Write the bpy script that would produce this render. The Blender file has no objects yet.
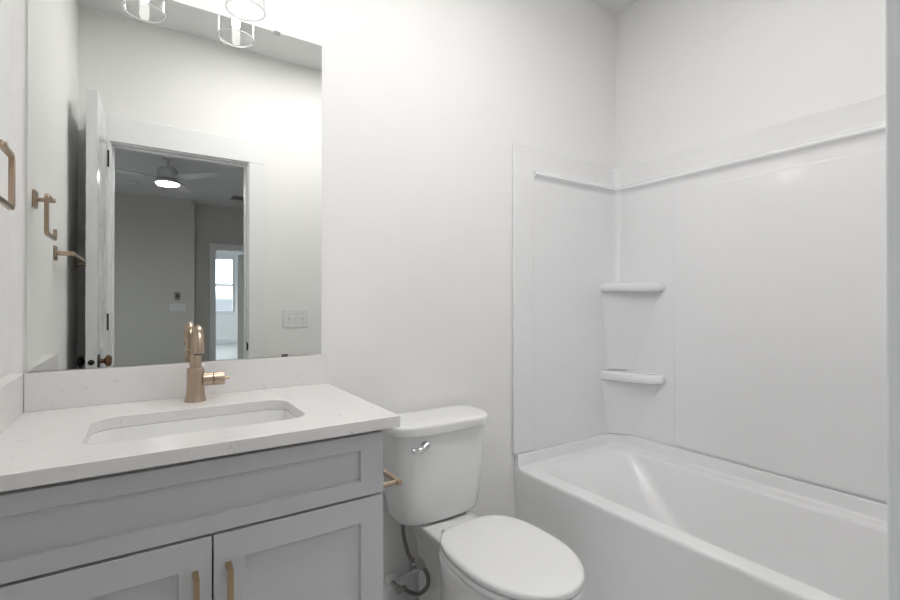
import bpy, bmesh, math, random
from mathutils import Vector, Matrix
random.seed(7)
SC = bpy.context.scene
COL = SC.collection

# ------------------------------------------------------------------ camera, world, exposure
cam_d = bpy.data.cameras.new('camera')
cam = bpy.data.objects.new('camera', cam_d)
COL.objects.link(cam)
cam_d.sensor_width = 36.0
cam_d.lens = 466.32 * 36.0 / 900.0
cam_d.clip_start = 0.01
cam.location = (0.0, -1.6285, 1.1719)
cam.rotation_euler = (math.radians(90.0 + 0.246), 0.0, math.radians(-33.3133))
SC.camera = cam

world = bpy.data.worlds.new('World')
SC.world = world
world.use_nodes = True
wbg = world.node_tree.nodes['Background']
wbg.inputs['Color'].default_value = (0.80, 0.90, 1.0, 1)
wbg.inputs['Strength'].default_value = 4.0
_wn = world.node_tree
_tc = _wn.nodes.new('ShaderNodeTexCoord'); _sp = _wn.nodes.new('ShaderNodeSeparateXYZ'); _cr = _wn.nodes.new('ShaderNodeValToRGB')
_mr = _wn.nodes.new('ShaderNodeMapRange')
_mr.inputs['From Min'].default_value = -0.02; _mr.inputs['From Max'].default_value = 0.06
_wn.links.new(_tc.outputs['Generated'], _sp.inputs[0]); _wn.links.new(_sp.outputs['Z'], _mr.inputs['Value']); _wn.links.new(_mr.outputs[0], _cr.inputs[0])
_cr.color_ramp.elements[0].position = 0.30; _cr.color_ramp.elements[0].color = (0.13, 0.145, 0.16, 1)     # distant hazy ground
_cr.color_ramp.elements[1].position = 0.62; _cr.color_ramp.elements[1].color = (0.88, 0.945, 1.0, 1)
_wn.links.new(_cr.outputs[0], wbg.inputs['Color'])

VS = SC.view_settings
VS.view_transform = 'Standard'
VS.look = 'None'
VS.gamma = 1.0
VS.use_curve_mapping = False
VS.exposure = 0.76

BULB = 7.0          # emission of the two vanity bulbs
FANLED = 65.0        # emission of the ceiling fan's light
FILL_LAMP = 18.5   # emission of the two unseen ceiling lamps added as fill

# ------------------------------------------------------------------ materials
def mat(name, color, rough=0.5, metal=0.0, noise=0.0, nscale=20.0, bump=0.0, bscale=60.0,
        coat=0.0, spec=0.5, bdist=0.002):
    m = bpy.data.materials.new(name)
    m.use_nodes = True
    nt = m.node_tree
    b = nt.nodes['Principled BSDF']
    b.inputs['Roughness'].default_value = rough
    b.inputs['Metallic'].default_value = metal
    b.inputs['Coat Weight'].default_value = coat
    b.inputs['Coat Roughness'].default_value = 0.05
    b.inputs['Specular IOR Level'].default_value = spec
    tc = nt.nodes.new('ShaderNodeTexCoord')
    n = nt.nodes.new('ShaderNodeTexNoise')
    n.inputs['Scale'].default_value = nscale
    n.inputs['Detail'].default_value = 4
    nt.links.new(tc.outputs['Object'], n.inputs['Vector'])
    mx = nt.nodes.new('ShaderNodeMix')
    mx.data_type = 'RGBA'
    mx.inputs['A'].default_value = (*[c * (1 - noise) for c in color], 1)
    mx.inputs['B'].default_value = (*[min(1, c * (1 + noise)) for c in color], 1)
    nt.links.new(n.outputs['Fac'], mx.inputs['Factor'])
    nt.links.new(mx.outputs['Result'], b.inputs['Base Color'])
    if bump > 0:
        n2 = nt.nodes.new('ShaderNodeTexNoise')
        n2.inputs['Scale'].default_value = bscale
        n2.inputs['Detail'].default_value = 3
        nt.links.new(tc.outputs['Object'], n2.inputs['Vector'])
        bp = nt.nodes.new('ShaderNodeBump')
        bp.inputs['Strength'].default_value = bump
        bp.inputs['Distance'].default_value = bdist
        nt.links.new(n2.outputs['Fac'], bp.inputs['Height'])
        nt.links.new(bp.outputs['Normal'], b.inputs['Normal'])
    return m

def emit(name, color, strength):
    m = bpy.data.materials.new(name)
    m.use_nodes = True
    nt = m.node_tree
    nt.nodes.remove(nt.nodes['Principled BSDF'])
    e = nt.nodes.new('ShaderNodeEmission')
    e.inputs['Color'].default_value = (*color, 1)
    e.inputs['Strength'].default_value = strength
    nt.links.new(e.outputs[0], nt.nodes['Material Output'].inputs[0])
    return m

def thin_glass(name, tint):
    m = bpy.data.materials.new(name)
    m.use_nodes = True
    nt = m.node_tree
    nt.nodes.remove(nt.nodes['Principled BSDF'])
    tr = nt.nodes.new('ShaderNodeBsdfTransparent')
    tr.inputs['Color'].default_value = (*tint, 1)
    gl = nt.nodes.new('ShaderNodeBsdfGlossy')
    gl.inputs['Roughness'].default_value = 0.02
    lw = nt.nodes.new('ShaderNodeLayerWeight')
    lw.inputs['Blend'].default_value = 0.5
    fr0 = nt.nodes.new('ShaderNodeMath'); fr0.operation = 'POWER'; fr0.inputs[1].default_value = 4.0
    nt.links.new(lw.outputs['Facing'], fr0.inputs[0])
    fr = nt.nodes.new('ShaderNodeMath'); fr.operation = 'MULTIPLY_ADD'
    fr.inputs[1].default_value = 0.55; fr.inputs[2].default_value = 0.04
    nt.links.new(fr0.outputs[0], fr.inputs[0])
    mx = nt.nodes.new('ShaderNodeMixShader')
    nt.links.new(fr.outputs[0], mx.inputs[0])
    nt.links.new(tr.outputs[0], mx.inputs[1])
    nt.links.new(gl.outputs[0], mx.inputs[2])
    nt.links.new(mx.outputs[0], nt.nodes['Material Output'].inputs[0])
    return m

def solid_glass(name):
    m = bpy.data.materials.new(name)
    m.use_nodes = True
    nt = m.node_tree
    nt.nodes.remove(nt.nodes['Principled BSDF'])
    g = nt.nodes.new('ShaderNodeBsdfGlass')
    g.inputs['IOR'].default_value = 1.5
    g.inputs['Roughness'].default_value = 0.15
    g.inputs['Color'].default_value = (0.95, 0.96, 0.96, 1)
    d = nt.nodes.new('ShaderNodeBsdfTranslucent')
    d.inputs['Color'].default_value = (0.92, 0.93, 0.93, 1)
    d2 = nt.nodes.new('ShaderNodeBsdfDiffuse')
    d2.inputs['Color'].default_value = (0.92, 0.93, 0.93, 1)
    a = nt.nodes.new('ShaderNodeMixShader'); a.inputs[0].default_value = 0.5
    c = nt.nodes.new('ShaderNodeMixShader'); c.inputs[0].default_value = 0.55
    nt.links.new(d.outputs[0], a.inputs[1]); nt.links.new(d2.outputs[0], a.inputs[2])
    nt.links.new(g.outputs[0], c.inputs[1]); nt.links.new(a.outputs[0], c.inputs[2])
    nt.links.new(c.outputs[0], nt.nodes['Material Output'].inputs[0])
    return m

def quartz():
    m = bpy.data.materials.new('white_quartz')
    m.use_nodes = True
    nt = m.node_tree
    b = nt.nodes['Principled BSDF']
    b.inputs['Roughness'].default_value = 0.22
    tc = nt.nodes.new('ShaderNodeTexCoord')
    n = nt.nodes.new('ShaderNodeTexNoise'); n.inputs['Scale'].default_value = 13; n.inputs['Detail'].default_value = 6
    n.inputs['Distortion'].default_value = 1.6
    nt.links.new(tc.outputs['Object'], n.inputs['Vector'])
    r = nt.nodes.new('ShaderNodeValToRGB')
    r.color_ramp.elements[0].position = 0.485; r.color_ramp.elements[0].color = (0, 0, 0, 1)
    r.color_ramp.elements[1].position = 0.515; r.color_ramp.elements[1].color = (0, 0, 0, 1)
    e = r.color_ramp.elements.new(0.5); e.color = (1, 1, 1, 1)
    nt.links.new(n.outputs['Fac'], r.inputs['Fac'])
    n2 = nt.nodes.new('ShaderNodeTexNoise'); n2.inputs['Scale'].default_value = 26
    nt.links.new(tc.outputs['Object'], n2.inputs['Vector'])
    r2 = nt.nodes.new('ShaderNodeValToRGB')
    r2.color_ramp.elements[0].position = 0.58
    r2.color_ramp.elements[1].position = 0.70
    nt.links.new(n2.outputs['Fac'], r2.inputs['Fac'])
    mu = nt.nodes.new('ShaderNodeMath'); mu.operation = 'MULTIPLY'
    nt.links.new(r.outputs[0], mu.inputs[0]); nt.links.new(r2.outputs[0], mu.inputs[1])
    mx = nt.nodes.new('ShaderNodeMix'); mx.data_type = 'RGBA'
    mx.inputs['A'].default_value = (0.86, 0.842, 0.835, 1)
    mx.inputs['B'].default_value = (0.55, 0.51, 0.49, 1)
    nt.links.new(mu.outputs[0], mx.inputs['Factor'])
    n3 = nt.nodes.new('ShaderNodeTexNoise'); n3.inputs['Scale'].default_value = 260
    nt.links.new(tc.outputs['Object'], n3.inputs['Vector'])
    mx2 = nt.nodes.new('ShaderNodeMix'); mx2.data_type = 'RGBA'; mx2.blend_type = 'MULTIPLY'
    mx2.inputs['Factor'].default_value = 0.10
    nt.links.new(mx.outputs['Result'], mx2.inputs['A']); nt.links.new(n3.outputs['Fac'], mx2.inputs['B'])
    nt.links.new(mx2.outputs['Result'], b.inputs['Base Color'])
    return m

M = dict(
    wall=mat('wall_paint', (0.90, 0.895, 0.884), 0.6, noise=0.012, nscale=6, bump=0.05, bscale=220, spec=0.3),
    ceil=mat('ceiling_paint', (0.88, 0.88, 0.878), 0.8, noise=0.01, nscale=5, spec=0.2),
    trim=mat('white_trim_paint', (0.88, 0.88, 0.89), 0.35, noise=0.01),
    door=mat('white_door_paint', (0.82, 0.825, 0.84), 0.16, noise=0.01),
    floor=mat('pale_grey_vinyl_floor', (0.76, 0.75, 0.735), 0.45, noise=0.08, nscale=14),
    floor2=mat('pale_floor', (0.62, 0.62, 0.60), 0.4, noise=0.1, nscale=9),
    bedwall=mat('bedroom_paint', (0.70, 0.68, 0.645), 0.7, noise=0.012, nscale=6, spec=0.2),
    acrylic=mat('white_acrylic', (0.868, 0.868, 0.876), 0.08, noise=0.006, nscale=5, bump=0.34, bscale=4.5, bdist=0.02, coat=0.5),
    tub=mat('white_tub_enamel', (0.90, 0.90, 0.905), 0.28, noise=0.006, nscale=5, coat=0.1),
    porcelain=mat('white_porcelain', (0.89, 0.89, 0.888), 0.10, noise=0.006, nscale=8, coat=0.3),
    seat=mat('white_seat_plastic', (0.90, 0.90, 0.90), 0.22, noise=0.006),
    cabinet=mat('grey_cabinet_paint', (0.60, 0.602, 0.618), 0.38, noise=0.015, nscale=8),
    cabin=mat('dark_cabinet_interior', (0.12, 0.12, 0.12), 0.7, noise=0.05),
    quartz=quartz(),
    brass=mat('champagne_bronze', (0.49, 0.385, 0.295), 0.30, 1.0, noise=0.05, nscale=60),
    pull=mat('brushed_brass', (0.46, 0.34, 0.21), 0.36, 1.0, noise=0.06, nscale=80),
    chrome=mat('chrome', (0.66, 0.66, 0.67), 0.10, 1.0, noise=0.02),
    clip=mat('dark_chrome', (0.22, 0.22, 0.22), 0.2, 1.0, noise=0.02),
    steel=mat('braided_steel', (0.20, 0.19, 0.18), 0.42, 0.7, noise=0.35, nscale=420, bump=0.3, bscale=420),
    nickel=mat('dull_nickel', (0.42, 0.41, 0.40), 0.32, 0.9, noise=0.08, nscale=70),
    black=mat('black_bronze', (0.028, 0.024, 0.022), 0.32, 0.6, noise=0.2),
    bronze=mat('brown_bronze', (0.16, 0.085, 0.05), 0.30, 0.7, noise=0.2),
    plastic=mat('white_plastic', (0.82, 0.82, 0.83), 0.35, noise=0.01),
    greyplastic=mat('grey_plastic', (0.30, 0.30, 0.30), 0.4, noise=0.03),
    dark=mat('dark_slot', (0.10, 0.10, 0.10), 0.6, noise=0.05),
    fan=mat('fan_white', (0.80, 0.80, 0.79), 0.45, noise=0.02),
    mirror=mat('mirror_silver', (0.805, 0.815, 0.795), 0.0, 1.0, noise=0.0),
    glass=thin_glass('clear_shade_glass', (0.965, 0.97, 0.97)),
    solidglass=solid_glass('polished_glass_rim'),
    pane=thin_glass('window_glass', (0.95, 0.97, 0.98)),
    bulb=emit('bulb_glow', (1.0, 0.975, 0.94), BULB),
    led=emit('fan_led', (1.0, 0.98, 0.96), FANLED),
    lamp=emit('fill_lamp_glow', (1.0, 0.988, 0.968), FILL_LAMP),
)

# ------------------------------------------------------------------ helpers
def wpos(o):
    p = Vector((0, 0, 0))
    while o is not None:
        p += Vector(o.location); o = o.parent
    return p

def mk(name, bm, m, parent=None, bevel=0.0, ang=38.0, seg=2, wn=False):
    """link bm (built in world coordinates) as ONE mesh object"""
    bmesh.ops.remove_doubles(bm, verts=bm.verts, dist=1e-6)
    bmesh.ops.recalc_face_normals(bm, faces=bm.faces)
    if parent is not None:
        off = wpos(parent)
    else:
        xs = [v.co.x for v in bm.verts]; ys = [v.co.y for v in bm.verts]; zs = [v.co.z for v in bm.verts]
        off = Vector(((min(xs) + max(xs)) / 2, (min(ys) + max(ys)) / 2, min(zs)))
    bmesh.ops.translate(bm, verts=bm.verts, vec=-off)
    for f in bm.faces:
        f.smooth = True
    for e in bm.edges:
        if len(e.link_faces) == 2 and e.calc_face_angle(0) > math.radians(ang):
            e.smooth = False
    me = bpy.data.meshes.new(name)
    bm.to_mesh(me); bm.free()
    me.materials.append(m)
    o = bpy.data.objects.new(name, me)
    COL.objects.link(o)
    if parent is not None:
        o.parent = parent
    else:
        o.location = off
    if wn:
        w = o.modifiers.new('weighted_normal', 'WEIGHTED_NORMAL')
        w.keep_sharp = True; w.weight = 60
    if bevel > 0:
        bv = o.modifiers.new('bevel', 'BEVEL')
        bv.width = bevel; bv.segments = seg; bv.limit_method = 'ANGLE'; bv.angle_limit = math.radians(40)
        bv.harden_normals = True
    return o

def tag(o, label, cat, group=None, kind=None):
    o['label'] = label; o['category'] = cat
    if group: o['group'] = group
    if kind: o['kind'] = kind
    return o

def thing(name, label, cat, loc, group=None):
    o = bpy.data.objects.new(name, None)
    o.empty_display_size = 0.05
    COL.objects.link(o); o.location = loc
    return tag(o, label, cat, group)

def struct(name, bm, m, parent=None, bevel=0.0):
    o = mk(name, bm, m, parent, bevel)
    if parent is None:
        o['kind'] = 'structure'
    return o

def BM(): return bmesh.new()

def box(bm, a, b):
    x0, x1 = sorted((a[0], b[0])); y0, y1 = sorted((a[1], b[1])); z0, z1 = sorted((a[2], b[2]))
    v = [bm.verts.new(p) for p in ((x0, y0, z0), (x1, y0, z0), (x1, y1, z0), (x0, y1, z0),
                                   (x0, y0, z1), (x1, y0, z1), (x1, y1, z1), (x0, y1, z1))]
    for q in ((0, 3, 2, 1), (4, 5, 6, 7), (0, 1, 5, 4), (1, 2, 6, 5), (2, 3, 7, 6), (3, 0, 4, 7)):
        bm.faces.new([v[i] for i in q])
    return bm

def bx(a, b): return box(BM(), a, b)

def loft(bm, rings, cap0=True, cap1=True, closed=True):
    vr = [[bm.verts.new(p) for p in r] for r in rings]
    n = len(rings[0])
    for a, b in zip(vr, vr[1:]):
        for i in range(n if closed else n - 1):
            j = (i + 1) % n
            bm.faces.new((a[i], a[j], b[j], b[i]))
    if cap0: bm.faces.new(list(reversed(vr[0])))
    if cap1: bm.faces.new(vr[-1])
    return vr

def frame(axis):
    w = Vector(axis).normalized()
    u = Vector((0, 0, 1)) if abs(w.z) < 0.9 else Vector((1, 0, 0))
    u = (u - w * u.dot(w)).normalized()
    return u, w.cross(u), w

def lathe(bm, o, axis, prof, n=32, cap0=True, cap1=True):
    """prof: list of (distance along axis, radius)"""
    u, v, w = frame(axis); o = Vector(o)
    rings = [[o + w * d + (u * math.cos(2 * math.pi * i / n) + v * math.sin(2 * math.pi * i / n)) * max(r, 1e-4)
              for i in range(n)] for d, r in prof]
    loft(bm, rings, cap0, cap1)
    return bm

def tube(bm, pts, r, n=14, cap=True, ph=0.0):
    pts = [Vector(p) for p in pts]
    t0 = (pts[1] - pts[0]).normalized()
    u, v, _ = frame(t0)
    rings = []
    for i, p in enumerate(pts):
        t = ((pts[min(i + 1, len(pts) - 1)] - pts[max(i - 1, 0)])).normalized()
        u = (u - t * u.dot(t)).normalized(); v = t.cross(u)
        rr = r[i] if isinstance(r, (list, tuple)) else r
        rings.append([p + (u * math.cos(2 * math.pi * k / n + ph) + v * math.sin(2 * math.pi * k / n + ph)) * rr for k in range(n)])
    loft(bm, rings, cap, cap)
    return bm

def sqtube(bm, pts, hw):
    """square bar along a polyline with mitred turns"""
    return tube(bm, pts, hw * 1.414, n=4, ph=math.pi / 4)

def spline(ctrl, n=10):
    c = [Vector(p) for p in ctrl]
    c = [c[0] * 2 - c[1]] + c + [c[-1] * 2 - c[-2]]
    out = []
    for i in range(1, len(c) - 2):
        for k in range(n):
            t = k / n
            a, b, d, e = c[i - 1], c[i], c[i + 1], c[i + 2]
            out.append(0.5 * ((2 * b) + (d - a) * t + (2 * a - 5 * b + 4 * d - e) * t * t + (3 * b - a - 3 * d + e) * t ** 3))
    out.append(c[-2])
    return out

def rrect(x0, x1, y0, y1, r, z, n=6, bulge=0.0):
    """rounded rectangle ring at height z; bulge pushes the -y side outwards"""
    r = min(r, (x1 - x0) / 2 - 1e-4, (y1 - y0) / 2 - 1e-4)
    out = []
    for cx, cy, a0 in ((x1 - r, y1 - r, 0), (x0 + r, y1 - r, 90), (x0 + r, y0 + r, 180), (x1 - r, y0 + r, 270)):
        for k in range(n + 1):
            a = math.radians(a0 + 90 * k / n)
            out.append(Vector((cx + r * math.cos(a), cy + r * math.sin(a), z)))
        if a0 == 180 and bulge:
            for k in range(1, 8):
                out.append(Vector((x0 + r + (x1 - x0 - 2 * r) * k / 8, y0, z)))
    if bulge:
        xm, hw, ym = (x0 + x1) / 2, (x1 - x0) / 2, (y0 + y1) / 2
        for p in out:
            if p.y < ym:
                f = (ym - p.y) / (ym - y0)
                p.y -= bulge * f * (1 - ((p.x - xm) / hw) ** 2)
    return out

def egg(cx, yb, ym, yf, hw, z, n=56, eb=2.6, ef=2.0):
    out = []
    for k in range(n):
        a = 2 * math.pi * k / n
        c, s = math.cos(a), math.sin(a)
        e = eb if s > 0 else ef
        x = hw * math.copysign(abs(c) ** (2 / e), c)
        y = (yb - ym if s > 0 else ym - yf) * math.copysign(abs(s) ** (2 / e), s)
        out.append(Vector((cx + x, ym + y, z)))
    return out

def panel_slab(bm, O, U, V, W, w, h, t, recs, depth, slope, back=False):
    """slab w x h x t with recessed rectangular panels on its front (and back)"""
    O, U, V, W = Vector(O), Vector(U), Vector(V), Vector(W)
    P = lambda u, v, d: bm.verts.new(O + U * u + V * v + W * d)
    us = sorted({0, w} | {q for r in recs for q in (r[0], r[2])})
    vs = sorted({0, h} | {q for r in recs for q in (r[1], r[3])})
    def face(d, s, rr):
        for i in range(len(us) - 1):
            for j in range(len(vs) - 1):
                mu, mv = (us[i] + us[i + 1]) / 2, (vs[j] + vs[j + 1]) / 2
                if any(r[0] < mu < r[2] and r[1] < mv < r[3] for r in rr):
                    continue
                bm.faces.new((P(us[i], vs[j], d), P(us[i + 1], vs[j], d), P(us[i + 1], vs[j + 1], d), P(us[i], vs[j + 1], d)))
        for r in rr:
            a = [P(*q, d) for q in ((r[0], r[1]), (r[2], r[1]), (r[2], r[3]), (r[0], r[3]))]
            k = slope
            b = [P(*q, d - s * depth) for q in ((r[0] + k, r[1] + k), (r[2] - k, r[1] + k), (r[2] - k, r[3] - k), (r[0] + k, r[3] - k))]
            # split the frame's edges at every grid line so the mesh stays closed
            for i in range(4):
                bm.faces.new((a[i], a[(i + 1) % 4], b[(i + 1) % 4], b[i]))
            bm.faces.new(b)
    face(t, 1, recs)
    face(0, -1, recs if back else [])
    segs = [(a, c, 0, 0) for a, c in zip(us, us[1:])] + [(a, c, h, h) for a, c in zip(us, us[1:])]
    segs = [(a, e0, c, e1) for a, c, e0, e1 in segs] + [(0, a, 0, c) for a, c in zip(vs, vs[1:])] + [(w, a, w, c) for a, c in zip(vs, vs[1:])]
    for (u0, v0, u1, v1) in segs:
        bm.faces.new((P(u0, v0, 0), P(u1, v1, 0), P(u1, v1, t), P(u0, v0, t)))
    bmesh.ops.remove_doubles(bm, verts=bm.verts, dist=1e-6)
    return bm

# ------------------------------------------------------------------ room shell
XL, XR, YD, H = -0.29, 2.155, -1.513, 2.743
OX0, OX1, OH = -0.146, 0.541, 2.035         # bathroom door opening
YB = YD - 0.115                             # bedroom face of the door wall
struct('floor', bx((XL - 0.1, 0.1, -0.06), (XR + 0.1, YD - 0.115, 0.0)), M['floor'])
struct('ceiling', bx((XL - 0.1, 0.1, H), (XR + 0.1, YD - 0.05, H + 0.06)), M['ceil'])
struct('wall_back', bx((XL - 0.1, 0.0, 0.0), (XR + 0.1, 0.1, H)), M['wall'])
struct('wall_left', bx((XL - 0.1, 0.0, 0.0), (XL, YD, H)), M['wall'])
struct('wall_right', bx((XR, 0.0, 0.0), (XR + 0.1, YD, H)), M['wall'])
b = BM()
box(b, (-2.6, YB, 0), (OX0 - 0.02, YD, H)); box(b, (OX1 + 0.02, YB, 0), (3.6, YD, H)); box(b, (OX0 - 0.02, YB, OH + 0.02), (OX1 + 0.02, YD, H))
struct('wall_front', b, M['wall'])
# door jamb with stop, casing boards
b = BM()
for x0, x1 in ((OX0 - 0.02, OX0), (OX1, OX1 + 0.02)):
    box(b, (x0, YB, 0), (x1, YD, OH))
box(b, (OX0 - 0.02, YB, OH + 0.0001), (OX1 + 0.02, YD, OH + 0.02))
jamb = struct('trim_1', b, M['trim'])
b = BM()
box(b, (OX1 - 0.010, YD - 0.075, 0), (OX1 - 0.0002, YD - 0.042, OH - 0.0102)); box(b, (OX0 + 0.0002, YD - 0.075, 0), (OX0 + 0.010, YD - 0.042, OH - 0.0102))
box(b, (OX0 + 0.0002, YD - 0.075, OH - 0.010), (OX1 - 0.0002, YD - 0.042, OH - 0.0002))
mk('door_stop', b, M['trim'], jamb)
b = bx((OX1 - 0.001, YD - 0.03, 0.865), (OX1 + 0.001, YD + 0.0005, 0.925))
box(b, (OX1 + 0.0, YD - 0.002, 0.875), (OX1 + 0.006, YD + 0.002, 0.915))
mk('strike_plate', b, M['black'], jamb)['label'] = 'black strike plate'
def casing(name, x0, x1, z0, z1, y0, y1):
    struct(name, bx((x0, y0, z0), (x1, y1, z1)), M['trim'], bevel=0.003)
casing('trim_2', OX1 + 0.006, OX1 + 0.098, 0, OH + 0.006, YD, YD + 0.0175)
casing('trim_3', OX0 - 0.098, OX0 - 0.006, 0, OH + 0.006, YD, YD + 0.0175)
casing('trim_4', OX0 - 0.098, OX1 + 0.098, OH + 0.006, OH + 0.145, YD, YD + 0.0185)
casing('trim_5', OX1 + 0.006, OX1 + 0.098, 0, OH + 0.006, YB, YB - 0.015)
casing('trim_6', OX0 - 0.098, OX0 - 0.006, 0, OH + 0.006, YB, YB - 0.015)
casing('trim_7', OX0 - 0.098, OX1 + 0.098, OH + 0.006, OH + 0.145, YB, YB - 0.017)
# baseboards
def baseboard(name, a, c):
    struct(name, bx(a, c), M['trim'], bevel=0.004)
baseboard('baseboard_back', (0.515, 0.0, 0.0), (1.416, -0.013, 0.109))
baseboard('baseboard_left', (XL, -0.60, 0.0), (XL + 0.013, YD + 0.020, 0.109))
baseboard('baseboard_front', (OX1 + 0.10, YD, 0.0), (1.405, YD + 0.013, 0.109))

# ------------------------------------------------------------------ narrow panelled door, swung open beside the left wall
DY0, DY1, DH = -1.492, -1.085, 2.150
DEX, DHX, DT = -0.180, -0.164, 0.042         # room face of the leaf at its free end and at its hinge
dw = math.hypot(DY1 - DY0, DEX - DHX)
DU = Vector((DHX - DEX, DY0 - DY1, 0)).normalized()      # from the free end to the hinge
DW = Vector((-DU.y, DU.x, 0))                            # out of the room face
DO = Vector((DEX, DY1, 0)) - DW * DT
b = BM()
recs = [(0.085, a, dw - 0.085, c) for a, c in ((0.16, 0.50), (0.60, 0.83), (0.93, 1.18), (1.29, 1.55), (1.64, 1.99))]
panel_slab(b, DO + Vector((0, 0, 0.008)), DU, (0, 0, 1), DW, dw, DH - 0.008, DT, recs, 0.010, 0.022, back=True)
door = struct('door_1', b, M['door'])
KZ = 0.893
KP = DO + DU * 0.055 + Vector((0, 0, KZ))
for s, p, m in ((1, KP + DW * DT, 'bronze'), (-1, KP, 'black')):
    k = mk('door_knob', lathe(BM(), p, DW * s, [(0, 0.012), (0.022, 0.010), (0.026, 0.018), (0.032, 0.026), (0.042, 0.028), (0.050, 0.022), (0.053, 0.010)] if s > 0 else
                              [(0, 0.012), (0.012, 0.010), (0.015, 0.018), (0.020, 0.026), (0.028, 0.027), (0.034, 0.020), (0.036, 0.010)], 24), M[m], door)
    k['label'] = 'round dark bronze knob'
    mk('rosette', lathe(BM(), p, DW * s, [(0, 0.033), (0.005, 0.032), (0.008, 0.022)], 24), M['black'], k)
b = BM()
lathe(b, KP + DW * DT / 2, -DU, [(0, 0.0125), (0.0015, 0.0125)], 20)
lathe(b, KP + DW * DT / 2 - DU * 0.055, -DU, [(0, 0.013), (0.002, 0.0125), (0.002, 0.008), (0.010, 0.007)], 20)
mk('latch', b, M['black'], door)
for z in (0.25, 1.02, 1.90):
    mk('hinge', lathe(BM(), DO + DU * (dw + 0.004) + DW * (DT + 0.002) + Vector((0, 0, z)), (0, 0, 1), [(0, 0.006), (0.09, 0.006)], 12), M['black'], door)

# ------------------------------------------------------------------ bedroom and hall beyond the door (seen in the mirror, except two added side windows)
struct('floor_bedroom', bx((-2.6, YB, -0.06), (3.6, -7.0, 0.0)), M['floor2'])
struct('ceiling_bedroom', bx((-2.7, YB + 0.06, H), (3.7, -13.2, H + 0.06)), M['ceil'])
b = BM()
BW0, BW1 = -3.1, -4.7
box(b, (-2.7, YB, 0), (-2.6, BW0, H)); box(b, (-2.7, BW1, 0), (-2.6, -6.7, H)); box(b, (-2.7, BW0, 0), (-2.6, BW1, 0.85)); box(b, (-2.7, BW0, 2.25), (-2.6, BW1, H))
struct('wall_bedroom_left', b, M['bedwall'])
b = BM()
for y0, y1 in ((BW0, BW0 - 0.05), (BW1 + 0.05, BW1)): box(b, (-2.68, y0, 0.85), (-2.62, y1, 2.25))
for z0, z1 in ((0.85, 0.90), (1.52, 1.58), (2.20, 2.25)): box(b, (-2.68, BW0 - 0.05, z0), (-2.62, BW1 + 0.05, z1))
w3 = struct('added_window_3', b, M['trim'], bevel=0.003)  # unseen window, added so daylight fills the bedroom and doorway
mk('window_glass', bx((-2.653, BW0 - 0.05, 0.90), (-2.648, BW1 + 0.05, 2.20)), M['pane'], w3)
struct('wall_bedroom_right', bx((3.6, YB, 0), (3.7, -6.97, H)), M['bedwall'])
b = BM()
box(b, (3.6, -6.97, 0), (3.7, -8.2, H)); box(b, (3.6, -11.6, 0), (3.7, -13.2, H)); box(b, (3.6, -8.2, 0), (3.7, -11.6, 0.6)); box(b, (3.6, -8.2, 2.45), (3.7, -11.6, H))
struct('wall_hall_right', b, M['wall'])
b = BM()
for y0, y1 in ((-8.2, -8.26), (-9.87, -9.93), (-11.54, -11.6)): box(b, (3.62, y0, 0.6), (3.68, y1, 2.45))
for y0, y1 in ((-8.26, -9.87), (-9.93, -11.54)):
    for z0, z1 in ((0.6, 0.66), (2.39, 2.45)): box(b, (3.62, y0, z0), (3.68, y1, z1))
w2 = struct('added_window_2', b, M['trim'], bevel=0.003)  # unseen side window, added to brighten the hall with bluish daylight
mk('window_glass', bx((3.648, -8.26, 0.66), (3.653, -11.54, 2.39)), M['pane'], w2)
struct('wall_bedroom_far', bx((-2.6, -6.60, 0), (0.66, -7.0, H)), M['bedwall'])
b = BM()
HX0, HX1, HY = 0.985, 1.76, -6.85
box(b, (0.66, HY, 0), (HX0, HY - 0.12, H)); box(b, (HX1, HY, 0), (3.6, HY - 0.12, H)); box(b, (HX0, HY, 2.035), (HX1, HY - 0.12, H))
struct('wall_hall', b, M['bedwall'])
casing('trim_8', HX0 - 0.09, HX0, 0, 2.035, HY, HY + 0.015)
casing('trim_9', HX1, HX1 + 0.09, 0, 2.035, HY, HY + 0.015)
casing('trim_10', HX0 - 0.09, HX1 + 0.09, 2.035, 2.13, HY, HY + 0.015)
# hall door, ajar
b = BM()
ca, sa = math.cos(math.radians(116)), math.sin(math.radians(116))
recs2 = [(0.10, 0.10, 0.64, 1.0), (0.10, 1.15, 0.64, 1.90)]
panel_slab(b, (HX1, HY - 0.11, 0.008), (ca, -sa, 0), (0, 0, 1), (sa, ca, 0), 0.74, 2.02, 0.036, recs2, 0.008, 0.02, back=True)
struct('door_2', b, M['bedwall'])
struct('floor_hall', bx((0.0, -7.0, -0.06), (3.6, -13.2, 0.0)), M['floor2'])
struct('wall_hall_left', bx((-0.1, -7.0, 0), (0.0, -13.2, H)), M['wall'])
WX0, WX1, WZ0, WZ1, WY = 1.0, 2.16, 0.88, 2.42, -12.8
b = BM()
box(b, (0, WY, 0), (WX0, WY - 0.14, H)); box(b, (WX1, WY, 0), (3.6, WY - 0.14, H))
box(b, (WX0, WY, 0), (WX1, WY - 0.14, WZ0)); box(b, (WX0, WY, WZ1), (WX1, WY - 0.14, H))
struct('wall_hall_far', b, M['wall'])
baseboard('baseboard_hall', (0.0, WY, 0), (3.6, WY + 0.014, 0.13))
b = BM()
for x0, x1 in ((WX0, WX0 + 0.05), (WX1 - 0.05, WX1)): box(b, (x0, WY - 0.02, WZ0), (x1, WY - 0.09, WZ1))
for z0, z1 in ((WZ0, WZ0 + 0.05), (WZ1 - 0.05, WZ1), ((WZ0 + WZ1) / 2 - 0.03, (WZ0 + WZ1) / 2 + 0.03)):
    box(b, (WX0 + 0.05, WY - 0.02, z0), (WX1 - 0.05, WY - 0.09, z1))
win = struct('window_1', b, M['trim'], bevel=0.003)
b = BM()
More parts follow.
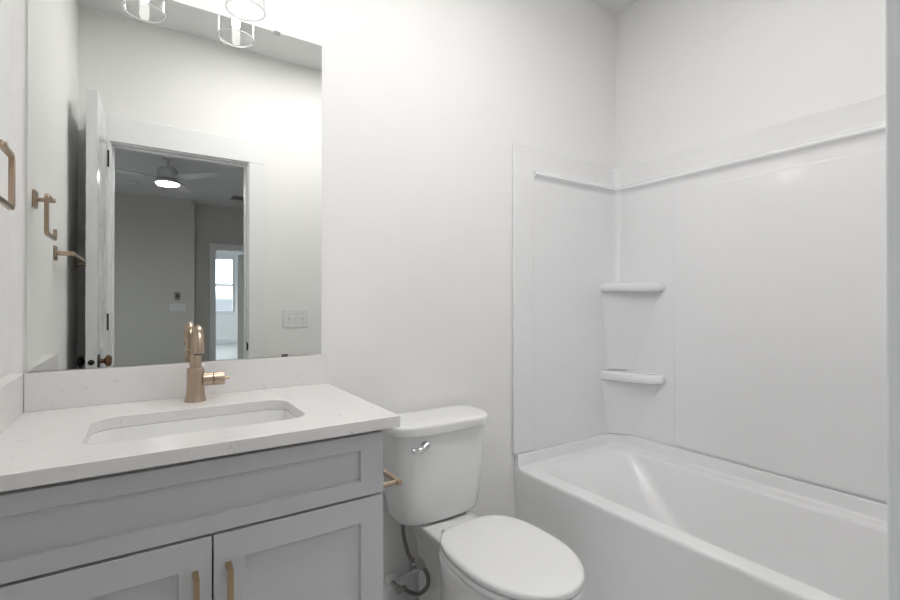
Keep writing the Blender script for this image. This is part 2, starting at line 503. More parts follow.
box(b, (WX0 - 0.09, WY, WZ0), (WX0, WY + 0.018, WZ1)); box(b, (WX1, WY, WZ0), (WX1 + 0.09, WY + 0.018, WZ1))
box(b, (WX0 - 0.09, WY, WZ1), (WX1 + 0.09, WY + 0.018, WZ1 + 0.10))
mk('window_casing', b, M['trim'], win, bevel=0.002)
mk('window_sill', bx((WX0 - 0.11, WY - 0.02, WZ0 - 0.03), (WX1 + 0.11, WY + 0.05, WZ0)), M['trim'], win, bevel=0.003)
mk('window_glass', bx((WX0 + 0.05, WY - 0.05, WZ0 + 0.05), (WX1 - 0.05, WY - 0.055, WZ1 - 0.05)), M['pane'], win)

# ------------------------------------------------------------------ vanity cabinet
CX0, CX1, CF = -0.276, 0.505, -0.555
van = thing('vanity_cabinet', 'grey painted shaker vanity cabinet under the white quartz worktop', 'cabinet', (0.12, -0.28, 0.0))
b = BM()
for z0, z1 in ((0.10, 0.118), (0.835, 0.857)): box(b, (XL + 0.003, -0.004, z0), (CX1, CF + 0.021, z1)) if z0 < 0.5 else box(b, (XL + 0.003, CF + 0.06, z0), (CX1, CF + 0.021, z1))
box(b, (XL + 0.003, -0.004, 0.10), (XL + 0.021, CF + 0.021, 0.857)); box(b, (CX1 - 0.018, -0.004, 0.0), (CX1, CF + 0.021, 0.857))
box(b, (XL + 0.003, -0.004, 0.10), (CX1, -0.012, 0.857))
box(b, (XL + 0.003, CF + 0.041, 0.66), (CX1, CF + 0.021, 0.72))
mk('body', b, M['cabinet'], van)
mk('filler_strip', bx((XL + 0.002, CF + 0.021, 0.10), (CX0 - 0.003, CF + 0.002, 0.857)), M['cabinet'], van, bevel=0.001)
mk('toe_kick', bx((XL + 0.003, CF + 0.085, 0.0), (CX1 - 0.018, CF + 0.075, 0.10)), M['cabinet'], van)
def shaker(name, x0, x1, z0, z1, st, rl):
    q = BM()
    w, h = x1 - x0, z1 - z0
    panel_slab(q, (x0, CF + 0.020, z0), (1, 0, 0), (0, 0, 1), (0, -1, 0), w, h, 0.020, [(st, rl, w - st, h - rl)], 0.0095, 0.002)
    return mk(name, q, M['cabinet'], van, bevel=0.001)
dr = shaker('drawer_front', CX0, CX1, 0.6955, 0.8455, 0.060, 0.0370)
xm = 0.1205
for x0, x1, hx in ((CX0, xm - 0.0018, 0.0885), (xm + 0.0018, CX1, 0.1500)):
    d = shaker('door', x0, x1, 0.105, 0.6895, 0.0590, 0.0590)
    h = sqtube(BM(), [(hx, CF, 0.623), (hx, CF - 0.030, 0.623), (hx, CF - 0.030, 0.471), (hx, CF, 0.471)], 0.0052)
    mk('handle', h, M['pull'], d, bevel=0.0008)['label'] = 'square brushed brass bar pull'

# ------------------------------------------------------------------ worktop with splashes
TX0, TX1, TY0, TZ0, TZ1 = XL + 0.001, 0.540, -0.5805, 0.8585, 0.887
SX0, SX1, SY0, SY1 = -0.103, 0.3465, -0.466, -0.203     # sink cut-out
top = thing('countertop', 'white speckled quartz worktop with low splashbacks and a sink cut-out', 'countertop', (0.12, -0.29, TZ0))
b = BM()
outer = [Vector(p + (TZ1,)) for p in ((TX0, -0.001), (TX0, TY0), (TX1, TY0), (TX1, -0.001))]
inner = rrect(SX0, SX1, SY0, SY1, 0.055, TZ1, 8)
ov = [b.verts.new(p) for p in outer]; iv = [b.verts.new(p) for p in inner]
ed = [b.edges.new((l[i], l[(i + 1) % len(l)])) for l in (ov, iv) for i in range(len(l))]
bmesh.ops.triangle_fill(b, use_beauty=True, use_dissolve=False, edges=ed)
g = bmesh.ops.extrude_face_region(b, geom=b.faces[:])
bmesh.ops.translate(b, verts=[v for v in g['geom'] if isinstance(v, bmesh.types.BMVert)], vec=(0, 0, TZ0 - TZ1))
mk('slab', b, M['quartz'], top, bevel=0.002)
mk('backsplash', bx((TX0 + 0.0315, -0.001, TZ1), (TX1 + 0.012 - 0.012, -0.0205, 0.9875)), M['quartz'], top, bevel=0.0015)
mk('side_splash', bx((TX0, -0.001, TZ1), (TX0 + 0.031, TY0 + 0.004, 0.9875)), M['quartz'], top, bevel=0.0015)

# undermount sink
sink = thing('sink', 'white undermount rectangular sink set in the quartz worktop', 'sink', (0.128, -0.335, 0.70))
b = BM()
e = 0.004
z = TZ0 - 0.0005
R = [rrect(SX0 - 0.02, SX1 + 0.02, SY0 - 0.02, SY1 + 0.02, 0.07, z - 0.012, 8),
     rrect(SX0 - 0.02, SX1 + 0.02, SY0 - 0.02, SY1 + 0.02, 0.07, z, 8),
     rrect(SX0 + 0.0005, SX1 - 0.0005, SY0 + 0.0005, SY1 - 0.0005, 0.0545, z, 8),
     rrect(SX0 + 0.003, SX1 - 0.003, SY0 + 0.003, SY1 - 0.003, 0.053, z - 0.010, 8),
     rrect(SX0 + 0.012, SX1 - 0.012, SY0 + 0.010, SY1 - 0.010, 0.052, z - 0.08, 8),
     rrect(SX0 + 0.022, SX1 - 0.022, SY0 + 0.018, SY1 - 0.018, 0.050, z - 0.125, 8),
     rrect(SX0 + 0.05, SX1 - 0.05, SY0 + 0.045, SY1 - 0.045, 0.045, z - 0.140, 8),
     rrect(SX0 + 0.19, SX1 - 0.19, SY0 + 0.11, SY1 - 0.11, 0.02, z - 0.146, 8)]
loft(b, R, False, True)
mk('bowl', b, M['porcelain'], sink, ang=60)
mk('drain', lathe(BM(), (0.128, -0.335, z - 0.1455), (0, 0, 1), [(0, 0.024), (0.003, 0.022), (0.001, 0.015), (0.004, 0.013), (0.006, 0.004)], 24), M['brass'], sink)

# faucet
FX, FY = 0.126, -0.100
fau = thing('faucet', 'champagne bronze single lever faucet with a gooseneck spout behind the sink', 'faucet', (FX, FY, TZ1))
mk('body', lathe(BM(), (FX, FY, TZ1), (0, 0, 1), [(0, 0.0285), (0.004, 0.0285), (0.010, 0.0265), (0.022, 0.0240), (0.038, 0.0228), (0.092, 0.0225), (0.0945, 0.0215)], 40), M['brass'], fau)
mk('collar', lathe(BM(), (FX, FY, 0.981), (0, 0, 1), [(0, 0.0155), (0.036, 0.0155), (0.0375, 0.0145)], 32), M['brass'], fau)
pts = [(FX, FY, 1.0185), (FX, FY, 1.032)]
for k in range(0, 19):
    a = math.pi * k / 18
    pts.append((FX, FY - 0.0485 + 0.0485 * math.cos(a), 1.0466 + 0.0485 * math.sin(a)))
pts.append((FX, FY - 0.097, 1.032))
sp = mk('spout', tube(BM(), pts, 0.0128, 24), M['brass'], fau)
mk('aerator', lathe(BM(), (FX, FY - 0.097, 1.032), (0, 0, -1), [(0, 0.0128), (0.001, 0.0118), (0.004, 0.0118), (0.0045, 0.009)], 24), M['dark'], sp)
mk('valve_barrel', lathe(BM(), (FX + 0.018, FY, 0.9465), (1, 0, 0), [(0, 0.0185), (0.026, 0.0185), (0.027, 0.0172)], 32), M['brass'], fau)
hd = mk('handle', lathe(BM(), (FX + 0.0455, FY, 0.9465), (1, 0, 0), [(0, 0.0172), (0.001, 0.0187), (0.0285, 0.0187), (0.030, 0.0175)], 32), M['brass'], fau)
mk('lever', tube(BM(), [(FX + 0.074, FY, 0.9465), (FX + 0.0885, FY, 0.9465)], 0.0036, 12), M['pull'], hd)

# mirror with clips
MX0, MX1, MZ0, MZ1 = -0.254, 0.524, 0.9895, 2.0755
mir = mk('mirror', bx((MX0, -0.001, MZ0), (MX1, -0.008, MZ1)), M['mirror'])
tag(mir, 'large frameless wall mirror above the vanity splashback', 'mirror')
for x, z, s in ((0.372, MZ1, 1), (0.398, MZ0, -1)):
    b = BM()
    box(b, (x - 0.010, -0.0082, z - s * 0.007), (x + 0.010, -0.0105, z + s * 0.0015))
    box(b, (x - 0.010, -0.001, z + s * 0.0002), (x + 0.010, -0.0105, z + s * 0.0022))
    mk('clip', b, M['clip'], mir)['label'] = 'small chrome mirror clip'

# ------------------------------------------------------------------ vanity light: two glass shades on a bar above the mirror
vl = thing('vanity_light', 'two-light wall lamp with clear glass cylinder shades above the mirror', 'wall lamp', (0.1295, -0.0, 2.29))
mk('backplate', bx((0.02, -0.001, 2.25), (0.24, -0.022, 2.36)), M['brass'], vl, bevel=0.004)
mk('bar', tube(BM(), [(-0.05, -0.05, 2.305), (0.31, -0.05, 2.305)], 0.009, 16), M['brass'], vl)
mk('bar_bracket', lathe(BM(), (0.1295, -0.022, 2.305), (0, -1, 0), [(0, 0.012), (0.03, 0.012)], 16), M['brass'], vl)
for x in (0.0, 0.259):
    y = -0.098
    mk('arm', tube(BM(), spline([(x, -0.05, 2.305), (x, -0.085, 2.305), (x, y, 2.29), (x, y, 2.262)], 6), 0.007, 12), M['brass'], vl)
    so = mk('socket', lathe(BM(), (x, y, 2.262), (0, 0, -1), [(0, 0.030), (0.010, 0.032), (0.040, 0.032), (0.044, 0.018), (0.066, 0.018)], 28), M['brass'], vl)
    mk('bulb', lathe(BM(), (x, y, 2.196), (0, 0, -1), [(0, 0.012), (0.015, 0.013), (0.088, 0.013), (0.100, 0.009), (0.104, 0.003)], 20), M['bulb'], so)
    b = BM()
    lathe(b, (x, y, 2.222), (0, 0, -1), [(0.0, 0.033), (0.000, 0.050), (0.005, 0.0565), (0.157, 0.0565), (0.1585, 0.0550), (0.157, 0.0535), (0.006, 0.0535), (0.003, 0.049), (0.003, 0.033)], 48, False, False)
    gs = mk('glass_shade', b, M['glass'], vl)
    gs['label'] = 'clear glass cylinder shade'
    mk('glass_rim', tube(BM(), [(x + 0.055 * math.cos(2 * math.pi * k / 48), y + 0.055 * math.sin(2 * math.pi * k / 48), 2.0635) for k in range(49)], 0.0026, 10, False), M['solidglass'], gs)

# unseen fill lamps added on the ceiling to even out the brightness
for lx, ly, lab in ((0.48, -0.84, 'round flush fill lamp added on the ceiling in front of the vanity'), (1.02, -0.92, 'round flush fill lamp added on the ceiling above the toilet')):
    cl = thing('fill_lamp', lab, 'fill lamp', (lx, ly, H))
    mk('rim', lathe(BM(), (lx, ly, H), (0, 0, -1), [(0, 0.175), (0.014, 0.175), (0.016, 0.163), (0.004, 0.161)], 40, True, True), M['plastic'], cl)
    mk('fill_disc', lathe(BM(), (lx, ly, H - 0.005), (0, 0, -1), [(0, 0.160), (0.008, 0.158)], 40), M['lamp'], cl)

# ------------------------------------------------------------------ bathtub
AX0, AX1 = 1.421, 2.153
TB, TF = -0.002, -1.518
RIM = 0.415
tub = thing('bathtub', 'white alcove bathtub with a plain straight apron', 'bathtub', (1.79, -0.76, 0.0))
b = BM()
n = 10
R = [rrect(AX0 + 0.014, AX1, TF, TB, 0.004, 0.0, n),
     rrect(AX0 + 0.010, AX1, TF, TB, 0.004, 0.05, n),
     rrect(AX0 + 0.004, AX1, TF, TB, 0.004, 0.30, n),
     rrect(AX0, AX1, TF, TB, 0.004, RIM - 0.018, n),
     rrect(AX0 + 0.0008, AX1, TF, TB, 0.004, RIM - 0.009, n),
     rrect(AX0 + 0.004, AX1, TF, TB, 0.006, RIM - 0.003, n),
     rrect(AX0 + 0.011, AX1, TF, TB, 0.010, RIM, n),
     rrect(AX0 + 0.062, AX1 - 0.080, TF + 0.085, TB - 0.050, 0.12, RIM + 0.001, n),
     rrect(AX0 + 0.070, AX1 - 0.087, TF + 0.092, TB - 0.062, 0.12, RIM - 0.002, n),
     rrect(AX0 + 0.080, AX1 - 0.095, TF + 0.100, TB - 0.085, 0.12, RIM - 0.014, n),
     rrect(AX0 + 0.090, AX1 - 0.103, TF + 0.110, TB - 0.135, 0.13, RIM - 0.050, n),
     rrect(AX0 + 0.130, AX1 - 0.130, TF + 0.135, TB - 0.280, 0.14, RIM - 0.180, n),
     rrect(AX0 + 0.150, AX1 - 0.150, TF + 0.160, TB - 0.400, 0.13, RIM - 0.290, n),
     rrect(AX0 + 0.185, AX1 - 0.185, TF + 0.200, TB - 0.460, 0.11, RIM - 0.328, n),
     rrect(AX0 + 0.25, AX1 - 0.25, TF + 0.300, TB - 0.560, 0.08, RIM - 0.336, n)]
loft(b, R, True, True)
mk('shell', b, M['tub'], tub, ang=62, wn=True)
# upturned flange of the tub along its three walls
def ualcove(off, z, r, x0=None, n=8):
    """path along end wall, corner, long wall, corner, other end wall at distance off from the walls"""
    x0 = AX0 + 0.003 if x0 is None else x0
    xr, yb, yf = XR - off, -off, YD + off
    out = [Vector((x0, yb, z))]
    r = max(r - off, 0.008)
    for k in range(n + 1):
        a = math.radians(90 - 90 * k / n); out.append(Vector((xr - r + r * math.cos(a), yb - r + r * math.sin(a), z)))
    for k in range(n + 1):
        a = math.radians(0 - 90 * k / n); out.append(Vector((xr - r + r * math.cos(a), yf + r + r * math.sin(a), z)))
    out.append(Vector((x0, yf, z)))
    return out
b = BM()
prof = [(0.001, RIM - 0.01), (0.001, 0.4745), (0.018, 0.4745), (0.0225, 0.4725), (0.024, 0.468), (0.026, RIM + 0.010), (0.030, RIM + 0.004), (0.038, RIM + 0.0015), (0.038, RIM - 0.01)]
loft(b, [ualcove(o, z, 0.10, AX0 + 0.004) for o, z in prof], False, False, closed=False)
# close the two ends
for idx in (0, -1):
    ring = [ualcove(o, z, 0.10, AX0 + 0.004)[idx] for o, z in prof]
    b.faces.new([b.verts.new(p) for p in ring])
mk('wall_flange', b, M['tub'], tub, ang=50, wn=True)
mk('drain', lathe(BM(), (1.79, -1.18, RIM - 0.3355), (0, 0, 1), [(0, 0.035), (0.003, 0.033), (0.002, 0.02), (0.008, 0.018)], 24), M['brass'], tub)

# ------------------------------------------------------------------ tub surround
sur = thing('tub_surround', 'glossy white acrylic wall surround over the bathtub', 'shower surround', (1.79, -0.76, 0.4755))
FX0 = 1.526
prof = [(0.0012, 1.8935), (0.010, 1.8935), (0.0125, 1.891), (0.016, 1.800), (0.019, 1.790), (0.028, 1.785), (0.034, 1.779), (0.036, 1.772), (0.034, 1.766),
        (0.026, 1.760), (0.019, 1.750), (0.0165, 1.735), (0.0165, 0.4765), (0.0012, 0.4765)]
b = BM()
loft(b, [ualcove(o, z, 0.055, FX0, 10) for o, z in prof], False, False, closed=False)
for idx in (0, -1):
    b.faces.new([b.verts.new(p) for p in [ualcove(o, z, 0.055, FX0, 10)[idx] for o, z in prof]])
mk('wall_panel', b, M['acrylic'], sur, ang=40, wn=True)
for y0, y1 in ((-0.0012, -0.0185), (YD + 0.0012, YD + 0.0185)):
    mk('edge_strip', bx((1.408, y0, 0.4765), (FX0 + 0.004, y1, 1.894)), M['acrylic'], sur, bevel=0.006, seg=3)
# raised middle panel of the long wall
b = BM()
xw = XR - 0.0163
def rp(off, ins):
    y0, y1, z0, z1 = -0.345 - ins, -1.175 + ins, 0.483 + ins, 1.706 - ins
    return [Vector((xw - off, y0, z0)), Vector((xw - off, y1, z0)), Vector((xw - off, y1, z1)), Vector((xw - off, y0, z1))]
loft(b, [rp(0.0, 0.0), rp(0.004, 0.001), rp(0.0065, 0.004), rp(0.0075, 0.010)], False, True)
mk('raised_panel', b, M['acrylic'], sur, ang=60, wn=True)
# corner shelves with a tapering fairing below each
def corner_ring(dx, dy, z, r, concave=False):
    """outline from the end wall to the long wall; dx along the end wall, dy along the long wall"""
    o = 0.0160
    x1, y1 = XR - o, -o
    pts = [Vector((x1, y1, z)), Vector((x1 - dx, y1, z))]
    st = 0.0006 if concave else 0.018 * r
    A = Vector((x1 - dx, y1 - st, z)); B = Vector((x1 - st, y1 - dy, z))
    c1 = A + Vector((0.012, -0.045, 0)) * r; c2 = B + Vector((-0.045, 0.012, 0)) * r
    if concave:
        c1 = A + Vector((dx * 0.22, -0.016, 0)); c2 = B + Vector((-0.016, dy * 0.22, 0))
    for k in range(17):
        t = k / 16
        pts.append(A * (1 - t) ** 3 + c1 * 3 * t * (1 - t) ** 2 + c2 * 3 * t * t * (1 - t) + B * t ** 3)
    pts.append(Vector((x1, y1 - dy, z)))
    return pts
for zt in (1.272, 0.812):
    b = BM()
    R = [corner_ring(0.118, 0.260, zt, 0.94), corner_ring(0.128, 0.272, zt - 0.003, 1), corner_ring(0.133, 0.278, zt - 0.010, 1), corner_ring(0.136, 0.282, zt - 0.022, 1),
         corner_ring(0.135, 0.281, zt - 0.034, 1), corner_ring(0.130, 0.275, zt - 0.044, 0.98), corner_ring(0.118, 0.260, zt - 0.050, 0.9)]
    loft(b, R, True, True)
    sh = mk('corner_shelf', b, M['acrylic'], sur, ang=55, wn=True)
    b = BM()
    zt2 = zt - 0.049
    L = zt2 - (0.815 if zt > 1 else 0.478)
    R = [corner_ring(0.128 - 0.055 * t, 0.250 - 0.16 * t, zt2 - L * t, 0.85, True) for t in (0, 0.25, 0.5, 0.75, 1.0)]
    loft(b, R, True, True)
    mk('shelf_fairing', b, M['acrylic'], sh, ang=55)

# ------------------------------------------------------------------ toilet
TXC = 0.923
BXC = 0.938
toi = thing('toilet', 'white two-piece toilet with elongated closed lid between the vanity and the tub', 'toilet', (TXC, -0.4, 0.0))
b = BM()
rings = [(0.0, -0.17, -0.34, -0.575, 0.112), (0.012, -0.17, -0.34, -0.575, 0.112), (0.05, -0.18, -0.34, -0.555, 0.104), (0.14, -0.20, -0.36, -0.565, 0.106),
         (0.22, -0.23, -0.40, -0.620, 0.128), (0.29, -0.255, -0.45, -0.690, 0.157), (0.335, -0.265, -0.48, -0.728, 0.173), (0.36, -0.27, -0.49, -0.738, 0.177),
         (0.374, -0.27, -0.49, -0.738, 0.177), (0.380, -0.274, -0.49, -0.733, 0.173)]
loft(b, [egg(BXC, yb - 0.02, ym - 0.03, yf - 0.03, hw, z * 0.984) for z, yb, ym, yf, hw in rings], True, True)
R = [rrect(BXC - hw, BXC + hw, yf, yb, 0.045, z * 0.979, 8) for z, hw, yb, yf in
     ((0.0, 0.085, -0.06, -0.30), (0.05, 0.072, -0.065, -0.30), (0.20, 0.066, -0.055, -0.32), (0.27, 0.072, -0.045, -0.34), (0.33, 0.092, -0.034, -0.37), (0.366, 0.108, -0.030, -0.39), (0.377, 0.110, -0.030, -0.39), (0.382, 0.105, -0.034, -0.385))]
loft(b, R, True, True)
mk('bowl', b, M['porcelain'], toi, ang=60)
for s in (-1, 1):
    mk('bolt_cap', lathe(BM(), (BXC + s * 0.100, -0.32, 0.012), (0, 0, 1), [(0, 0.016), (0.012, 0.015), (0.02, 0.008)], 16), M['plastic'], toi)
# seat ring and lid
b = BM()
def seatring(z, ins, hole):
    return egg(BXC, -0.305 - ins, -0.545, -0.782 + ins, 0.175 - ins, z - 0.006, eb=3.0)
o1 = [seatring(0.3835, 0.004, 0), seatring(0.386, 0.0, 0), seatring(0.397, 0.0, 0), seatring(0.400, 0.003, 0)]
i1 = [egg(BXC, -0.37, -0.53, -0.72, 0.125, z - 0.006) for z in (0.400, 0.3835)]
vr = loft(b, o1 + i1, False, False)
for i in range(len(vr[0])):
    j = (i + 1) % len(vr[0]); b.faces.new((vr[-1][i], vr[-1][j], vr[0][j], vr[0][i]))
mk('seat', b, M['seat'], toi, ang=50, wn=True)
b = BM()
R = [seatring(0.4030, 0.005, 0), seatring(0.405, 0.001, 0), seatring(0.415, 0.0, 0), seatring(0.4205, 0.003, 0), seatring(0.4240, 0.010, 0), seatring(0.4262, 0.028, 0), seatring(0.4280, 0.075, 0), seatring(0.4288, 0.13, 0)]
loft(b, R, True, True)
mk('lid', b, M['seat'], toi, ang=60, wn=True)
for s in (-1, 1):
    mk('lid_hinge', tube(BM(), [(BXC + s * 0.055, -0.292, 0.389), (BXC + s * 0.086, -0.292, 0.389)], 0.012, 16), M['seat'], toi)
# tank
b = BM()
R = [rrect(TXC - hw, TXC + hw, yf, yb, r, z, 8, 0.016) for z, hw, yb, yf, r in
     ((0.3750, 0.140, -0.050, -0.165, 0.05), (0.3795, 0.158, -0.040, -0.178, 0.055), (0.389, 0.166, -0.032, -0.188, 0.058), (0.407, 0.175, -0.028, -0.194, 0.06), (0.46, 0.182, -0.025, -0.197, 0.06),
      (0.58, 0.190, -0.022, -0.203, 0.06), (0.705, 0.196, -0.020, -0.207, 0.06))]
loft(b, R, True, True)
tank = mk('tank', b, M['porcelain'], toi, ang=60)
b = BM()
R = [rrect(TXC - hw, TXC + hw, yf, yb, 0.075, z, 8, 0.016) for z, hw, yb, yf in
     ((0.7055, 0.200, -0.022, -0.205), (0.7060, 0.209, -0.016, -0.218), (0.709, 0.212, -0.013, -0.221), (0.733, 0.213, -0.012, -0.222), (0.740, 0.211, -0.014, -0.220), (0.7435, 0.206, -0.019, -0.215), (0.7455, 0.198, -0.030, -0.203), (0.7465, 0.15, -0.06, -0.16))]
loft(b, R, True, True)
mk('tank_lid', b, M['porcelain'], toi, ang=60, wn=True)
fl = mk('flush_handle', lathe(BM(), (0.822, -0.2125, 0.672), (0, -1, 0), [(0, 0.015), (0.006, 0.015), (0.014, 0.011), (0.018, 0.006)], 24), M['chrome'], toi)
fl['label'] = 'chrome flush lever'
mk('lever', tube(BM(), spline([(0.826, -0.229, 0.676), (0.810, -0.233, 0.668), (0.790, -0.235, 0.664), (0.762, -0.235, 0.667)], 5), [0.012] * 5 + [0.0105] * 5 + [0.0085] * 5 + [0.006], 12), M['chrome'], fl)

# water supply with stop valve
ws = thing('water_supply_hose', 'dark braided water hose looping from the wall valve to the toilet tank', 'water hose', (0.80, -0.06, 0.0))
mk('escutcheon', lathe(BM(), (0.792, -0.0135, 0.107), (0, -1, 0), [(0, 0.030), (0.003, 0.030), (0.010, 0.020), (0.012, 0.010)], 28), M['plastic'], ws)
b = lathe(BM(), (0.792, -0.020, 0.107), (0, -1, 0), [(0, 0.008), (0.045, 0.008), (0.046, 0.013), (0.068, 0.013), (0.070, 0.009)], 20)
lathe(b, (0.800, -0.076, 0.107), (1, 0, -0.25), [(0, 0.011), (0.022, 0.011), (0.024, 0.008)], 6)
va = mk('stop_valve', b, M['nickel'], ws)
hose = spline([(0.818, -0.077, 0.099), (0.829, -0.100, 0.096), (0.836, -0.140, 0.108), (0.838, -0.190, 0.148), (0.841, -0.210, 0.185), (0.840, -0.200, 0.212), (0.828, -0.172, 0.2365)], 8)
mk('hose', tube(BM(), hose, 0.0072, 12), M['steel'], ws)
hose2 = spline([(0.828, -0.172, 0.2365), (0.803, -0.146, 0.254), (0.794, -0.126, 0.300), (0.790, -0.116, 0.340), (0.792, -0.112, 0.3755)], 8)
mk('hose', tube(BM(), hose2, 0.0072, 12), M['steel'], ws)
b = lathe(BM(), (0.834, -0.186, 0.224), (-0.35, 0.5, 0.75), [(0, 0.009), (0.004, 0.0155), (0.034, 0.0155), (0.040, 0.010)], 6)
box(b, (0.788, -0.170, 0.222), (0.797, -0.164, 0.252)); box(b, (0.795, -0.170, 0.226), (0.812, -0.164, 0.234))
mk('coupling_nut', b, M['nickel'], ws)

# ------------------------------------------------------------------ wall accessories
tp = thing('toilet_paper_holder', 'small bronze toilet paper holder arm fixed to the vanity side', 'toilet paper holder', (CX1, -0.50, 0.693))
mk('mounting_plate', bx((CX1 + 0.0005, -0.520, 0.670), (CX1 + 0.008, -0.480, 0.716)), M['brass'], tp, bevel=0.003)
mk('post', tube(BM(), [(CX1 + 0.008, -0.500, 0.688), (0.572, -0.500, 0.688)], 0.0065, 16), M['brass'], tp)
mk('roll_bar', sqtube(BM(), [(0.574, -0.512, 0.688), (0.574, -0.345, 0.688), (0.574, -0.345, 0.707)], 0.0065), M['brass'], tp, bevel=0.0015)

RY, RZ, RX = -0.327, 1.495, -0.245
tr = thing('towel_ring', 'open square bronze towel ring on the left wall near the mirror', 'towel ring', (XL, RY, RZ))
mk('rosette', bx((XL + 0.0005, RY - 0.024, RZ - 0.028), (XL + 0.009, RY + 0.024, RZ + 0.028)), M['brass'], tr, bevel=0.005, seg=3)
mk('post', lathe(BM(), (XL + 0.009, RY, RZ), (1, 0, 0), [(0, 0.007), (0.040, 0.007), (0.045, 0.006)], 16), M['brass'], tr)
pts = [(RX, RY - 0.015, RZ + 0.001), (RX, -0.238, RZ + 0.001), (RX, -0.230, RZ - 0.006), (RX, -0.230, 1.388), (RX, -0.238, 1.380), (RX, -0.385, 1.380), (RX, -0.393, 1.388), (RX, -0.393, 1.412)]
mk('ring', sqtube(BM(), pts, 0.0055), M['brass'], tr, bevel=0.0015)

tb = thing('towel_bar', 'bronze towel bar on the left wall behind the open door', 'towel rail', (XL, -1.06, 1.362))
for y in (-0.74, -1.385):
    mk('rosette', bx((XL + 0.0005, y - 0.024, 1.334), (XL + 0.009, y + 0.024, 1.390)), M['brass'], tb, bevel=0.005, seg=3)
    mk('post', lathe(BM(), (XL + 0.009, y, 1.362), (1, 0, 0), [(0, 0.009), (0.046, 0.009)], 16), M['brass'], tb)
mk('bar', sqtube(BM(), [(XL + 0.058, -0.725, 1.362), (XL + 0.058, -1.40, 1.362)], 0.007), M['brass'], tb, bevel=0.0015)

# light switches on the door wall (seen in the mirror)
def plate(name, label, cat, x, y, z, w, h, n, m='plastic'):
    """wall plate facing +y"""
    t = thing(name, label, cat, (x, y, z))
    mk('cover_plate', bx((x - w / 2, y + 0.0005, z - h / 2), (x + w / 2, y + 0.006, z + h / 2)), M[m], t, bevel=0.003)
    for k in range(n):
        cx = x + (k - (n - 1) / 2) * 0.046
        q = bx((cx - 0.0055, y + 0.006, z - 0.012), (cx + 0.0055, y + 0.0075, z + 0.012))
        s = mk('switch_toggle', q, M[m], t, bevel=0.0006)
        mk('toggle_lever', sqtube(BM(), [(cx, y + 0.007, z), (cx, y + 0.016, z + (0.007 if k != 1 else -0.007))], 0.0032), M[m], s)
        for zz in (-0.03, 0.03):
            mk('plate_screw', lathe(BM(), (cx, y + 0.006, z + zz), (0, 1, 0), [(0, 0.003), (0.001, 0.0026)], 10), M['nickel'], s)
    return t
plate('light_switch', 'white three-gang toggle switch plate beside the bathroom door casing', 'light switch', 0.838, YD, 1.062, 0.165, 0.116, 3)

# ------------------------------------------------------------------ bedroom fittings
YV = lambda v: -0.016 - v
fx, fy = 0.213, YV(4.21)
fan = thing('ceiling_fan', 'white three-blade ceiling fan with a glowing round light in the bedroom', 'ceiling fan', (fx, fy, 2.42))
mk('canopy', lathe(BM(), (fx, fy, H), (0, 0, -1), [(0, 0.065), (0.02, 0.06), (0.045, 0.03)], 28), M['fan'], fan)
mk('downrod', tube(BM(), [(fx, fy, H - 0.03), (fx, fy, 2.60)], 0.013, 16), M['fan'], fan)
mk('motor', lathe(BM(), (fx, fy, 2.615), (0, 0, -1), [(0, 0.03), (0.008, 0.08), (0.03, 0.098), (0.115, 0.102), (0.125, 0.098)], 36), M['fan'], fan)
mk('light_rim', lathe(BM(), (fx, fy, 2.475), (0, 0, -1), [(0, 0.09), (0.012, 0.122), (0.032, 0.124), (0.036, 0.110), (0.030, 0.108)], 40), M['fan'], fan)
mk('light_disc', lathe(BM(), (fx, fy, 2.440), (0, 0, -1), [(0, 0.107), (0.010, 0.104), (0.016, 0.09)], 40), M['led'], fan)
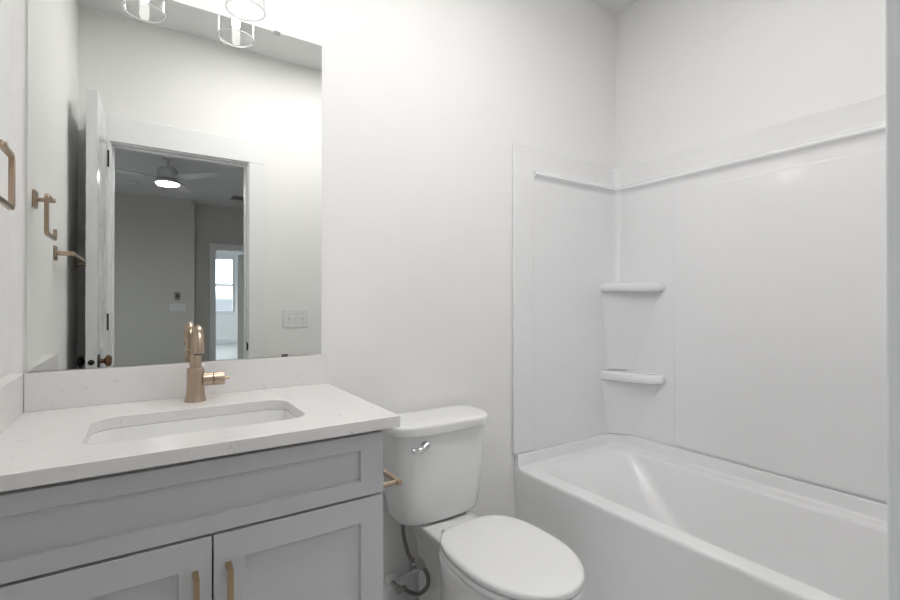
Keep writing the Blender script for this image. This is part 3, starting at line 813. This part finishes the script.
for k in range(3):
    a = math.radians((170, 50, 290)[k])
    d = Vector((math.cos(a), math.sin(a), 0)); p = Vector((-d.y, d.x, 0))
    b = BM()
    R = []
    for s, w in ((0.07, 0.035), (0.14, 0.055), (0.25, 0.07), (0.45, 0.066), (0.60, 0.055), (0.66, 0.04), (0.675, 0.02)):
        c = Vector((fx, fy, 2.490 + 0.02 * s)) + d * s
        tl = Vector((0, 0, 0.007 * (1 - s)))
        R.append([c - p * w - tl + Vector((0, 0, 0.004)), c + p * w + tl + Vector((0, 0, 0.004)), c + p * w + tl - Vector((0, 0, 0.004)), c - p * w - tl - Vector((0, 0, 0.004))])
    loft(b, R, True, True)
    mk('blade', b, M['fan'], fan, bevel=0.002)

# smoke detector, air vent, thermostat, switches on the far bedroom wall
sx, sy = -0.13, YV(5.75)
sd = mk('smoke_detector', lathe(BM(), (sx, sy, H), (0, 0, -1), [(0, 0.07), (0.02, 0.07), (0.035, 0.055), (0.037, 0.02)], 28), M['plastic'])
tag(sd, 'round white smoke detector on the bedroom ceiling', 'smoke detector')
av = thing('air_vent', 'dark rectangular air vent in the bedroom ceiling', 'air vent', (1.28, YV(6.0), H))
y = YV(6.0)
b = BM()
for (x0, y0, x1, y1) in ((1.10, y - 0.13, 1.46, y - 0.11), (1.10, y + 0.11, 1.46, y + 0.13), (1.10, y - 0.11, 1.12, y + 0.11), (1.44, y - 0.11, 1.46, y + 0.11)):
    box(b, (x0, y0, H - 0.008), (x1, y1, H - 0.0005))
mk('vent_frame', b, M['greyplastic'], av)
b = BM()
for k in range(10):
    box(b, (1.12, y - 0.105 + k * 0.0225, H - 0.007), (1.44, y - 0.095 + k * 0.0225, H - 0.003))
mk('louvres', b, M['greyplastic'], av)
mk('vent_duct', bx((1.12, y - 0.11, H - 0.002), (1.44, y + 0.11, H - 0.0006)), M['dark'], av)
tx, tz = 0.43, 1.262
th = thing('thermostat', 'small grey thermostat on the far bedroom wall', 'thermostat', (tx, -6.60, tz))
mk('housing', bx((tx - 0.036, -6.5995, tz - 0.058), (tx + 0.036, -6.575, tz + 0.058)), M['greyplastic'], th, bevel=0.006)
mk('display', bx((tx - 0.022, -6.575, tz - 0.02), (tx + 0.022, -6.574, tz + 0.03)), M['dark'], th)
plate('light_switch', 'wide white four-gang switch plate under the bedroom thermostat', 'light switch', 0.435, -6.60, 1.09, 0.215, 0.116, 4, 'plastic')
